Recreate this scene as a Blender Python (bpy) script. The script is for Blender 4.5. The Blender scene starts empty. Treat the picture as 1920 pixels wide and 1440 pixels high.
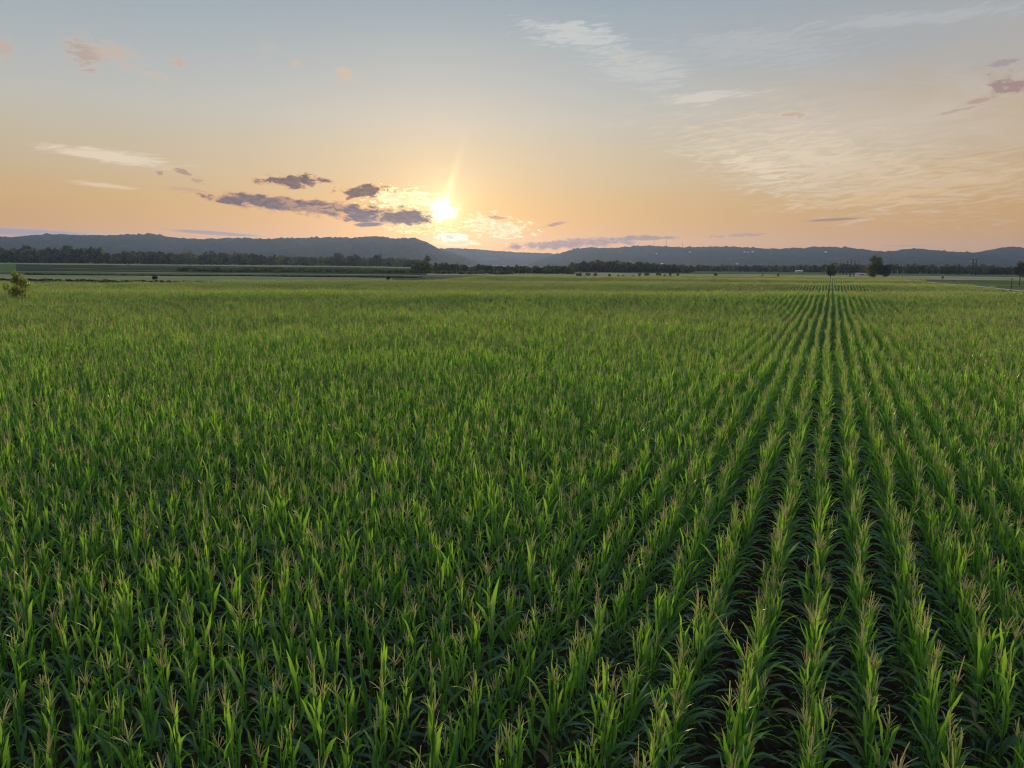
import bpy, math, random
import numpy as np
from mathutils import Matrix, Vector

R = math.radians
SC = bpy.context.scene
COL = SC.collection
rng = np.random.default_rng(11)

# ---------------------------------------------------------------- camera
W, H, F = 1920.0, 1440.0, 1330.0
CAMZ = 7.35
HORIZON = 496.0
PITCH = math.atan((H / 2 - HORIZON) / F)
ROLL = R(0.55)
cam_data = bpy.data.cameras.new('camera')
cam_data.sensor_width = 36.0
cam_data.lens = F / W * 36.0
cam_data.clip_start = 0.1
cam_data.clip_end = 60000.0
cam = bpy.data.objects.new('camera', cam_data)
COL.objects.link(cam)
CAM_M = (Matrix.Translation((0, 0, CAMZ)) @ Matrix.Rotation(R(90) - PITCH, 4, 'X')
         @ Matrix.Rotation(ROLL, 4, 'Z'))
cam.matrix_world = CAM_M
SC.camera = cam
CM = np.array(CAM_M.to_3x3())


def ray(px, py):
    d = np.array([(px - W / 2) / F, -(py - H / 2) / F, -1.0])
    d = CM @ d
    return d / np.linalg.norm(d)


def at(px, py, Y):
    """world point on the sight line through a photo pixel, Y metres ahead"""
    d = ray(px, py)
    return np.array([0, 0, CAMZ]) + d * (Y / d[1])


def project(P):
    """photo pixels and depth of world points (n,3)"""
    q = (np.asarray(P, float) - np.array([0, 0, CAMZ])) @ CM
    dep = np.maximum(-q[:, 2], 1e-6)
    return W / 2 + F * q[:, 0] / dep, H / 2 - F * q[:, 1] / dep, -q[:, 2]


# ---------------------------------------------------------------- small helpers
def smooth(a, b, x):
    t = np.clip((np.asarray(x, float) - a) / (b - a), 0, 1)
    return t * t * (3 - 2 * t)


def vnoise(x, y, seed=0):
    """2-D value noise in -1..1"""
    x = np.asarray(x, float); y = np.asarray(y, float)
    xi = np.floor(x).astype(np.int64); yi = np.floor(y).astype(np.int64)
    fx = x - xi; fy = y - yi
    fx = fx * fx * (3 - 2 * fx); fy = fy * fy * (3 - 2 * fy)

    def h(a, b):
        n = (a * 374761393 + b * 668265263 + seed * 1442695041) & 0xFFFFFFFF
        n = ((n ^ (n >> 13)) * 1274126177) & 0xFFFFFFFF
        n = (n ^ (n >> 16)) & 0xFFFF
        return n / 32767.5 - 1.0
    return ((h(xi, yi) * (1 - fx) + h(xi + 1, yi) * fx) * (1 - fy)
            + (h(xi, yi + 1) * (1 - fx) + h(xi + 1, yi + 1) * fx) * fy)


def terrain(x, y):
    x = np.asarray(x, float); y = np.asarray(y, float)
    w = vnoise(x / 90.0, y / 160.0, 3) * 16
    d = y - 0.05 * x + w
    sw = 0.62 * np.sin(2 * np.pi * (d - 92.0) / 84.0)
    z = sw * smooth(70, 120, y) * (1 - 0.75 * smooth(260, 420, y)) * (1 - 0.35 * smooth(-10, -120, x))
    z = z + 0.22 * vnoise(x / 45.0, y / 38.0, 5) * smooth(40, 110, y)
    z = z + 2.6 * smooth(450, 1000, y) * smooth(0.05, -0.25, x / np.maximum(y, 50))
    return z


def new_mesh(name, verts, faces, mats, midx=None, attrs=None, uv=None, smooth_shade=True):
    me = bpy.data.meshes.new(name)
    if isinstance(faces, np.ndarray):
        n, k = faces.shape
        me.vertices.add(len(verts))
        me.vertices.foreach_set('co', np.asarray(verts, np.float32).ravel())
        me.loops.add(n * k)
        me.loops.foreach_set('vertex_index', faces.astype(np.int32).ravel())
        me.polygons.add(n)
        me.polygons.foreach_set('loop_start', np.arange(0, n * k, k, dtype=np.int32))
        me.polygons.foreach_set('loop_total', np.full(n, k, np.int32))
        me.update(calc_edges=True)
    else:
        me.from_pydata([tuple(map(float, v)) for v in verts], [], faces)
    for m in mats:
        me.materials.append(m)
    if midx is not None:
        me.polygons.foreach_set('material_index', np.asarray(midx, np.int32))
    for k_, (typ, dom, arr) in (attrs or {}).items():
        a = me.attributes.new(k_, typ, dom)
        a.data.foreach_set('vector' if typ == 'FLOAT_VECTOR' else 'value', np.asarray(arr).ravel())
    me.polygons.foreach_set('use_smooth', np.full(len(me.polygons), smooth_shade))
    me.update()
    return me


def link(name, me, parent=None, loc=None):
    o = bpy.data.objects.new(name, me)
    COL.objects.link(o)
    if parent is not None:
        o.parent = parent
    if loc is not None:
        o.location = loc
    return o


def tag(o, label=None, cat=None, group=None, kind=None):
    if label: o['label'] = label
    if cat: o['category'] = cat
    if group: o['group'] = group
    if kind: o['kind'] = kind
    return o


def empty(name, loc, rz=0.0):
    o = bpy.data.objects.new(name, None)
    o.empty_display_size = 0.3
    o.location = loc
    o.rotation_euler = (0, 0, rz)
    COL.objects.link(o)
    return o


class MB:
    """collects simple solids into one mesh"""
    def __init__(s):
        s.v = []; s.f = []

    def box(s, c, d, rz=0.0):
        n = len(s.v); ca, sa = math.cos(rz), math.sin(rz)
        for z in (-1, 1):
            for x, y in ((-1, -1), (1, -1), (1, 1), (-1, 1)):
                X = x * d[0] / 2; Y = y * d[1] / 2
                s.v.append((c[0] + X * ca - Y * sa, c[1] + X * sa + Y * ca, c[2] + z * d[2] / 2))
        s.f += [[n + i for i in q] for q in ((3, 2, 1, 0), (4, 5, 6, 7), (0, 1, 5, 4), (1, 2, 6, 5), (2, 3, 7, 6), (3, 0, 4, 7))]
        return s

    def tube(s, pts, radii, k=8, cap=True):
        pts = [np.array(p, float) for p in pts]
        n0 = len(s.v)
        for i, p in enumerate(pts):
            a = pts[max(i - 1, 0)]; b = pts[min(i + 1, len(pts) - 1)]
            t = b - a; t = t / (np.linalg.norm(t) + 1e-9)
            u = np.cross(t, (1, 0, 0) if abs(t[0]) < 0.8 else (0, 1, 0)); u /= np.linalg.norm(u)
            w = np.cross(t, u)
            for j in range(k):
                an = 2 * math.pi * j / k
                s.v.append(tuple(p + radii[i] * (math.cos(an) * u + math.sin(an) * w)))
        for i in range(len(pts) - 1):
            for j in range(k):
                a = n0 + i * k + j; b = n0 + i * k + (j + 1) % k
                s.f.append([a, b, b + k, a + k])
        if cap:
            s.f.append([n0 + j for j in range(k)][::-1])
            e = n0 + (len(pts) - 1) * k
            s.f.append([e + j for j in range(k)])
        return s

    def gable(s, c, d, over, rise, thick=0.25, rz=0.0):
        """pitched roof slab with the ridge along local x"""
        n = len(s.v); ca, sa = math.cos(rz), math.sin(rz)
        hx = d[0] / 2 + over; hy = d[1] / 2 + over
        for x in (-hx, hx):
            for y, z in ((-hy, 0), (0, rise), (hy, 0), (hy, thick), (0, rise + thick), (-hy, thick)):
                s.v.append((c[0] + x * ca - y * sa, c[1] + x * sa + y * ca, c[2] + z))
        for j in range(6):
            a = n + j; b = n + (j + 1) % 6
            s.f.append([a, b, b + 6, a + 6])
        s.f += [[n, n + 5, n + 4, n + 1], [n + 1, n + 4, n + 3, n + 2], [n + 6, n + 7, n + 10, n + 11], [n + 7, n + 8, n + 9, n + 10]]
        return s

    def mesh(s, name, mat, smooth_shade=False):
        return new_mesh(name, s.v, s.f, [mat], smooth_shade=smooth_shade)

    def build(s, name, mat, parent=None, smooth_shade=False):
        return link(name, s.mesh(name, mat, smooth_shade), parent)


# ---------------------------------------------------------------- materials
class NT:
    def __init__(s, tree):
        s.t = tree; s.n = tree.nodes; s.l = tree.links

    def node(s, typ, **kw):
        n = s.n.new(typ)
        for k, v in kw.items():
            setattr(n, k, v)
        return n

    def put(s, sock, v):
        if isinstance(v, bpy.types.NodeSocket):
            s.l.new(v, sock)
        elif v is not None:
            if hasattr(sock.default_value, '__len__') and not hasattr(v, '__len__'):
                v = (v,) * len(sock.default_value)
            if hasattr(sock.default_value, '__len__') and len(sock.default_value) == 4 and len(v) == 3:
                v = (*v, 1)
            sock.default_value = v

    def math(s, op, a, b=None, c=None, clamp=False):
        n = s.node('ShaderNodeMath', operation=op, use_clamp=clamp)
        for i, v in enumerate((a, b, c)):
            if v is not None:
                s.put(n.inputs[i], v)
        return n.outputs[0]

    def vmath(s, op, a, b=None, out=0):
        n = s.node('ShaderNodeVectorMath', operation=op)
        s.put(n.inputs[0], a)
        if b is not None:
            s.put(n.inputs[1], b)
        return n.outputs[out]

    def sstep(s, v, a, b, lo=0.0, hi=1.0):
        n = s.node('ShaderNodeMapRange', interpolation_type='SMOOTHSTEP')
        for k, x in zip(('Value', 'From Min', 'From Max', 'To Min', 'To Max'), (v, a, b, lo, hi)):
            s.put(n.inputs[k], x)
        return n.outputs[0]

    def mix(s, f, a, b, blend='MIX'):
        n = s.node('ShaderNodeMix', data_type='RGBA', blend_type=blend)
        s.put(n.inputs[0], f); s.put(n.inputs[6], a); s.put(n.inputs[7], b)
        return n.outputs[2]

    def noise(s, vec, scale, detail=3.0, rough=0.55, dist=0.0):
        n = s.node('ShaderNodeTexNoise')
        if vec is not None: s.put(n.inputs['Vector'], vec)
        s.put(n.inputs['Scale'], scale); s.put(n.inputs['Detail'], detail)
        s.put(n.inputs['Roughness'], rough); s.put(n.inputs['Distortion'], dist)
        return n.outputs['Fac']

    def combine(s, x, y, z=0.0):
        n = s.node('ShaderNodeCombineXYZ')
        for i, v in enumerate((x, y, z)):
            s.put(n.inputs[i], v)
        return n.outputs[0]

    def ramp(s, fac, stops):
        n = s.node('ShaderNodeValToRGB')
        e = n.color_ramp.elements
        while len(e) < len(stops):
            e.new(0.5)
        for q, (p, c) in zip(e, stops):
            q.position = p; q.color = (*c, 1)
        s.put(n.inputs[0], fac)
        return n.outputs[0]


def new_mat(name):
    m = bpy.data.materials.new(name)
    m.use_nodes = True
    m.node_tree.nodes.clear()
    k = NT(m.node_tree)
    return m, k, k.node('ShaderNodeOutputMaterial')


def principled(k, color, rough=0.7, spec=0.3, metal=0.0):
    b = k.node('ShaderNodeBsdfPrincipled')
    k.put(b.inputs['Base Color'], color); k.put(b.inputs['Roughness'], rough)
    k.put(b.inputs['Specular IOR Level'], spec); k.put(b.inputs['Metallic'], metal)
    return b


def plain(name, color, rough=0.75, spec=0.3, var=0.25, scale=3.0, metal=0.0):
    m, k, out = new_mat(name)
    tc = k.node('ShaderNodeTexCoord').outputs['Object']
    n = k.noise(tc, scale, 4)
    c = k.mix(n, [v * (1 - var) for v in color], [v * (1 + var) for v in color])
    b = principled(k, c, rough, spec, metal)
    k.l.new(b.outputs[0], out.inputs[0])
    return m


def leaf_mat(name, dark, light, trans, tfac, rough=0.5, spec=0.35, rib=None):
    """two-sided leaf: diffuse and gloss plus light passing through the blade; 'tint' varies leaf by leaf"""
    m, k, out = new_mat(name)
    t = k.node('ShaderNodeAttribute', attribute_name='tint').outputs['Fac']
    r = k.node('ShaderNodeObjectInfo').outputs['Random']
    vg = k.node('ShaderNodeAttribute', attribute_name='vigor', attribute_type='INSTANCER').outputs['Fac']
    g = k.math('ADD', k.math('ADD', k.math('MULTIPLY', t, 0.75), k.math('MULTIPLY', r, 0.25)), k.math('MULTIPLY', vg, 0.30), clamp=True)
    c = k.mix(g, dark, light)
    tr = k.mix(g, [v * 0.75 for v in trans], [v * 1.2 for v in trans])
    if rib:
        dry = k.sstep(t, 1.15, 1.35)
        c = k.mix(dry, c, (0.34, 0.25, 0.11)); tr = k.mix(dry, tr, (0.40, 0.30, 0.12))
        u = k.node('ShaderNodeAttribute', attribute_name='across').outputs['Fac']
        f = k.sstep(k.math('ABSOLUTE', u), 0.03, 0.16, 1.0, 0.0)
        c = k.mix(f, c, rib)
    b = principled(k, c, rough, spec)
    tl = k.node('ShaderNodeBsdfTranslucent'); k.put(tl.inputs[0], tr)
    mx = k.node('ShaderNodeMixShader'); k.put(mx.inputs[0], tfac)
    k.l.new(b.outputs[0], mx.inputs[1]); k.l.new(tl.outputs[0], mx.inputs[2])
    k.l.new(mx.outputs[0], out.inputs[0])
    return m


M = {}
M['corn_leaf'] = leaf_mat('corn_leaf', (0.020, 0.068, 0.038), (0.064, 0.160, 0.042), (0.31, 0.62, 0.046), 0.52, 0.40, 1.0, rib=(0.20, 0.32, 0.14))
M['corn_stalk'] = plain('corn_stalk', (0.085, 0.15, 0.035), 0.6, 0.3, 0.25, 9)
M['tassel'] = leaf_mat('tassel', (0.66, 0.54, 0.36), (0.56, 0.58, 0.28), (0.80, 0.76, 0.40), 0.5, 0.8, 0.1)
M['tree_leaf'] = leaf_mat('tree_leaf', (0.030, 0.048, 0.016), (0.085, 0.105, 0.034), (0.20, 0.24, 0.05), 0.4, 0.6, 0.25)
M['dark_leaf'] = leaf_mat('dark_leaf', (0.015, 0.028, 0.012), (0.035, 0.055, 0.020), (0.06, 0.08, 0.02), 0.25, 0.6, 0.25)
M['willow_leaf'] = leaf_mat('willow_leaf', (0.10, 0.14, 0.03), (0.18, 0.22, 0.05), (0.33, 0.40, 0.07), 0.5, 0.5, 0.3)
M['bark'] = plain('bark', (0.07, 0.052, 0.038), 0.9, 0.1, 0.4, 2.5)
M['pole_wood'] = plain('pole_wood', (0.05, 0.042, 0.036), 0.85, 0.15, 0.3, 1.5)
M['pale_post'] = plain('pale_post', (0.34, 0.30, 0.26), 0.7, 0.2, 0.15, 2)
M['porcelain'] = plain('porcelain', (0.72, 0.70, 0.66), 0.25, 0.5, 0.05, 4)
M['steel'] = plain('steel', (0.16, 0.15, 0.15), 0.5, 0.5, 0.15, 1, 0.6)
M['white_paint'] = plain('white_paint', (0.60, 0.59, 0.56), 0.6, 0.3, 0.06, 0.8)
M['blue_roof'] = plain('blue_roof', (0.40, 0.50, 0.58), 0.4, 0.4, 0.08, 0.5)
M['grey_roof'] = plain('grey_roof', (0.17, 0.16, 0.16), 0.8, 0.2, 0.2, 0.7)
M['glass'] = plain('glass', (0.05, 0.06, 0.07), 0.1, 0.5, 0.05, 1)
M['blue_paint'] = plain('blue_paint', (0.05, 0.12, 0.45), 0.4, 0.5, 0.05, 2)
M['dark_metal'] = plain('dark_metal', (0.02, 0.02, 0.022), 0.5, 0.4, 0.2, 3)


def ground_mat(name, c1, c2, scale, c3=None, rough=0.95, stripe=None):
    m, k, out = new_mat(name)
    p = k.node('ShaderNodeNewGeometry').outputs['Position']
    n = k.noise(p, scale, 6, 0.6)
    c = k.mix(k.sstep(n, 0.3, 0.7), c1, c2)
    if c3:
        n2 = k.noise(p, scale * 0.07, 3)
        c = k.mix(k.sstep(n2, 0.42, 0.6), c, c3)
    b = principled(k, c, 1.0, 0.0)
    bm = k.node('ShaderNodeBump'); k.put(bm.inputs['Height'], n); k.put(bm.inputs['Strength'], 0.6); k.put(bm.inputs['Distance'], 0.2 / scale)
    k.l.new(bm.outputs[0], b.inputs['Normal'])
    k.l.new(b.outputs[0], out.inputs[0])
    return m


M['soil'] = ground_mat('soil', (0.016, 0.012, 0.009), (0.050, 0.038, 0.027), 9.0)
M['farmland'] = ground_mat('farmland', (0.075, 0.10, 0.040), (0.10, 0.12, 0.05), 0.12, (0.15, 0.14, 0.075))
M['pale_field'] = ground_mat('pale_field', (0.19, 0.21, 0.095), (0.29, 0.28, 0.14), 0.05)
M['stubble'] = ground_mat('stubble', (0.27, 0.24, 0.13), (0.37, 0.32, 0.19), 0.05)
M['green_field'] = ground_mat('green_field', (0.085, 0.13, 0.045), (0.12, 0.165, 0.055), 0.08)
M['dark_field'] = ground_mat('dark_field', (0.040, 0.055, 0.034), (0.055, 0.070, 0.040), 0.06)
M['gravel'] = ground_mat('gravel', (0.40, 0.36, 0.29), (0.58, 0.53, 0.44), 2.0)
M['verge'] = ground_mat('verge', (0.10, 0.14, 0.04), (0.17, 0.20, 0.055), 0.6)


def hill_mat():
    m, k, out = new_mat('forested_hill')
    p = k.node('ShaderNodeNewGeometry').outputs['Position']
    n = k.noise(p, 0.05, 5, 0.65)
    n2 = k.noise(p, 0.004, 3)
    c = k.mix(k.sstep(n, 0.3, 0.7), (0.012, 0.022, 0.010), (0.040, 0.052, 0.024))
    c = k.mix(k.sstep(n2, 0.60, 0.75), c, (0.075, 0.085, 0.045))
    b = principled(k, c, 1.0, 0.0)
    bm = k.node('ShaderNodeBump'); k.put(bm.inputs['Height'], n); k.put(bm.inputs['Strength'], 1.0); k.put(bm.inputs['Distance'], 8.0)
    k.l.new(bm.outputs[0], b.inputs['Normal'])
    k.l.new(b.outputs[0], out.inputs[0])
    return m


M['hill'] = hill_mat()
M['rock'] = plain('rock', (0.40, 0.36, 0.31), 0.9, 0.1, 0.3, 0.15)

# ---------------------------------------------------------------- ground and fields
def sheet(name, xs_of_y, ys, nx, mat, lift=0.0, label=None, mask=None):
    """a strip draped over the terrain; xs_of_y(y) gives its left and right edge"""
    V = []; Fc = []
    for y in ys:
        a, b = xs_of_y(y)
        x = np.linspace(a, b, nx)
        V.append(np.stack([x, np.full(nx, y), terrain(x, np.full(nx, y)) + lift], 1))
    V = np.concatenate(V)
    ny = len(ys)
    i = np.arange(ny - 1)[:, None] * nx + np.arange(nx - 1)[None]
    i = i.ravel()
    Fc = np.stack([i, i + 1, i + 1 + nx, i + nx], 1)
    if mask is not None:
        c = V[Fc].mean(1)
        Fc = Fc[mask(c[:, 0], c[:, 1])]
    o = link(name, new_mesh(name, V, Fc, [mat]))
    tag(o, label, None, None, 'structure')
    return o


ys = np.concatenate([[-300, -120, -40, -10], np.arange(0, 60, 4), np.arange(60, 460, 3), np.geomspace(460, 9200, 90)])
sheet('ground', lambda y: (-(abs(y) * 1.15 + 320), abs(y) * 1.15 + 320), ys, 420, M['farmland'], 0.0,
      'flat valley farmland reaching to the foot of the hills')


def xr(px0, px1):
    """edges of a strip between two photo columns"""
    return lambda y: (at(px0, 480, y)[0], at(px1, 480, y)[0])


# gravel lane on the right and its grassy verge
lane = [(1692, 523.5), (1712, 526.5), (1745, 530), (1785, 533.5), (1830, 537.5), (1885, 543), (1960, 551)]


def gpt(px, py, lift=0.0):
    """where the sight line through a pixel meets the terrain"""
    d = ray(px, py)
    lo, hi = 5.0, 3000.0
    for Y in np.geomspace(20, 3000, 700):
        p = np.array([0, 0, CAMZ]) + d * (Y / d[1])
        if p[2] <= terrain(p[0], p[1]) + lift:
            return p
    return p


lp = [gpt(*q) for q in lane]

FAR_S = [-0.9, -0.55, -0.30, -0.10, 0.05, 0.25, 0.46, 0.515] + [p[0] / p[1] for p in lp if p[0] / p[1] > 0.53]
FAR_Y = [166, 170, 190, 262, 335, 375, 400, 395] + [p[1] * 0.73 for p in lp if p[0] / p[1] > 0.53]


# far edge of the corn, metres ahead, as a function of x/y slope
def corn_far(x, y):
    s = x / np.maximum(y, 1.0)
    return np.interp(s, FAR_S, FAR_Y)


sl = lambda y0, y1, n=12: np.linspace(y0, y1, n)
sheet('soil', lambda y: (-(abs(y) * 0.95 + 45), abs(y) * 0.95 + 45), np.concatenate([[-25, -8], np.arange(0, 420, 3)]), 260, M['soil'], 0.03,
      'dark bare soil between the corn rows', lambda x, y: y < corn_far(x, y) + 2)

sheet('grass_strip', xr(-700, 700), sl(175, 250), 60, M['green_field'], 0.05, 'pale grass strip beyond the corn on the left')
sheet('field', xr(-700, 735), sl(257, 358), 60, M['pale_field'], 0.05, 'pale green field between two dark banks')
sheet('field', xr(-700, 790), sl(440, 462), 60, M['pale_field'], 0.055, 'thin pale track across the left fields')
sheet('field', xr(28, 790), sl(480, 840), 60, M['dark_field'], 0.05, 'dark low field in front of the left woods')
sheet('field', xr(-900, 27), sl(480, 840), 60, M['green_field'], 0.05, 'green field at the far left')
sheet('field', xr(-900, 800), sl(860, 1250), 60, M['pale_field'], 0.05, 'pale field along the foot of the left woods')
sheet('field', xr(800, 2600), sl(465, 700), 60, M['stubble'], 0.05, 'pale stubble field beyond the corn')
sheet('field', xr(1290, 2600), sl(720, 1000), 60, M['green_field'], 0.05, 'green field before the right woods')

LV = []; LF = []
for i, p in enumerate(lp):
    a = lp[max(i - 1, 0)]; b = lp[min(i + 1, len(lp) - 1)]
    t = (b - a)[:2]; t /= np.linalg.norm(t); nrm = np.array([-t[1], t[0]])
    for s in (-1, 1):
        q = p[:2] + nrm * s * 1.6
        LV.append((q[0], q[1], terrain(q[0], q[1]) + 0.12))
for i in range(len(lp) - 1):
    LF.append([2 * i, 2 * i + 2, 2 * i + 3, 2 * i + 1])
tag(link('road', new_mesh('road', LV, LF, [M['gravel']])), 'pale gravel lane along the right edge of the corn', None, None, 'structure')
VV = []; VF = []
for i, p in enumerate(lp):
    a = lp[max(i - 1, 0)]; b = lp[min(i + 1, len(lp) - 1)]
    t = (b - a)[:2]; t /= np.linalg.norm(t); nrm = np.array([t[1], -t[0]])
    if nrm[0] < 0: nrm = -nrm
    for s in (-4.5, 30, 90):
        q = p[:2] + nrm * s
        VV.append((q[0], q[1], terrain(q[0], q[1]) + 0.07))
for i in range(len(lp) - 1):
    for j in range(2):
        VF.append([3 * i + j, 3 * i + 3 + j, 3 * i + 4 + j, 3 * i + 1 + j])
tag(link('verge', new_mesh('verge', VV, VF, [M['verge']])), 'sunlit grassy verge beyond the gravel lane', None, None, 'structure')


# ---------------------------------------------------------------- hills
def ridge(name, prof, ycrest, yfoot, yback, label, px0, px1, seed):
    step = 1.55
    pxs = np.arange(px0, px1, step)
    py = np.interp(pxs, [p[0] for p in prof], [p[1] for p in prof])
    rows = np.concatenate([np.linspace(0, 1, 26), np.linspace(1, 2, 10)[1:]])
    D = np.array([ray(a, b) for a, b in zip(pxs, py)])
    X = D[:, 0] / D[:, 1]
    Zc = CAMZ + D[:, 2] / D[:, 1] * ycrest
    V = []
    for t in rows:
        if t <= 1:
            Y = yfoot + (ycrest - yfoot) * t
            prof_h = t ** 0.85 * (1 - 0.12 * math.sin(math.pi * t))
        else:
            Y = ycrest + (yback - ycrest) * (t - 1)
            prof_h = 1 - 0.55 * (t - 1) ** 1.5
        x = X * ycrest + 0 * t
        x = X * (Y * 0.35 + ycrest * 0.65)
        g = vnoise(x / 260.0 + seed * 7, np.full_like(x, t * 1.2), seed) * 0.22 * math.sin(math.pi * min(t, 1)) if t < 1 else 0
        z = Zc * (prof_h + g)
        can = vnoise(x / 26.0, np.full_like(x, Y / 26.0), seed + 1) * 3.6 + vnoise(x / 11.0, np.full_like(x, Y / 11.0), seed + 2) * 3.2
        tall = np.maximum(vnoise(x / 15.0, np.full_like(x, Y / 15.0), seed + 4) - 0.55, 0) * 22
        z = z + (can + tall) * smooth(0.05, 0.3, t)
        V.append(np.stack([x, np.full_like(x, Y), z - (8 if t == 0 else 0)], 1))
    V = np.concatenate(V)
    nx = len(pxs)
    i = (np.arange(len(rows) - 1)[:, None] * nx + np.arange(nx - 1)[None]).ravel()
    Fc = np.stack([i, i + 1, i + 1 + nx, i + nx], 1)
    o = link(name, new_mesh(name, V, Fc, [M['hill']]))
    return tag(o, label, None, None, 'structure')


ridge('hills', [(-700, 447), (-200, 441), (0, 444), (25, 445), (60, 441), (90, 439), (110, 439), (150, 441), (200, 441), (255, 439), (285, 439), (310, 443), (360, 448), (385, 448),
                (420, 446), (450, 446), (500, 448), (560, 446), (610, 445), (660, 446), (700, 443), (740, 447), (760, 446), (778, 446.5), (790, 449.5), (800, 454), (812, 461), (828, 468), (850, 475), (880, 486), (910, 500)],
      4300, 3300, 5200, 'long wooded ridge that ends beside the low sun', -700, 905, 21)
ridge('hills', [(560, 474), (700, 470), (810, 466), (850, 465.5), (890, 466.5), (920, 470), (960, 472), (1000, 474), (1025, 475), (1045, 476), (1100, 480), (1200, 486)],
      6200, 5400, 7000, 'low far ridge straight under the sun', 560, 1200, 33)
ridge('hills', [(985, 500), (1020, 484), (1045, 477), (1060, 472), (1075, 467), (1100, 464), (1140, 465), (1170, 463), (1190, 461.5), (1220, 461), (1260, 463), (1300, 463), (1340, 462),
                (1380, 462), (1420, 465), (1445, 467), (1480, 465), (1497, 464), (1510, 466), (1527, 462.5), (1560, 463), (1600, 465), (1640, 470), (1660, 472), (1680, 470), (1700, 467),
                (1720, 466), (1760, 470), (1800, 473), (1840, 474), (1866, 472), (1878, 465), (1900, 463), (1920, 464), (2050, 468), (2700, 474)],
      4700, 3600, 5600, 'long wooded ridge across the right half', 985, 2700, 45)


# ---------------------------------------------------------------- corn plants
def grid_leaf(path, width, side, nrm, fold, wav, ph):
    """blade from a centre path; three vertices across"""
    n = len(path)
    s = np.linspace(0, 1, n)
    e1 = path + side * width[:, None] / 2 + nrm * (fold * width + wav * np.sin(s * 13 + ph) * (width > 0.01))[:, None]
    e2 = path - side * width[:, None] / 2 + nrm * (fold * width + wav * np.sin(s * 11 + ph + 1.7) * (width > 0.01))[:, None]
    V = np.empty((3 * n, 3)); V[0::3] = e1; V[1::3] = path; V[2::3] = e2
    i = np.arange(n - 1) * 3
    Fq = np.concatenate([np.stack([i, i + 1, i + 4, i + 3], 1), np.stack([i + 1, i + 2, i + 5, i + 4], 1)])
    ac = np.tile([1.0, 0.0, -1.0], n)
    return V, Fq, ac


class Acc:
    def __init__(s):
        s.V = []; s.F = []; s.A = []; s.T = []; s.n = 0

    def add(s, V, Fq, ac, tint):
        s.V.append(V); s.F.append(Fq + s.n); s.A.append(np.asarray(ac, float)); s.T.append(np.full(len(V), tint)); s.n += len(V)

    def get(s):
        return np.concatenate(s.V), np.concatenate(s.F), np.concatenate(s.A), np.concatenate(s.T)


def tube_np(path, rad, k):
    n = len(path)
    t = np.gradient(path, axis=0); t /= np.linalg.norm(t, axis=1)[:, None] + 1e-9
    ref = np.array([0.31, 0.95, 0.05]) if abs(t[:, 2]).mean() > 0.5 else np.array([0, 0, 1.0])
    u = np.cross(t, ref); u /= np.linalg.norm(u, axis=1)[:, None] + 1e-9
    w = np.cross(t, u)
    an = np.arange(k) * 2 * np.pi / k
    V = (path[:, None] + rad[:, None, None] * (np.cos(an)[None, :, None] * u[:, None] + np.sin(an)[None, :, None] * w[:, None])).reshape(-1, 3)
    i = np.arange(n - 1)[:, None] * k; j = np.arange(k)[None]
    a = (i + j).ravel(); b = (i + (j + 1) % k).ravel()
    return V, np.stack([a, b, b + k, a + k], 1), np.zeros(len(V))


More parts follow.
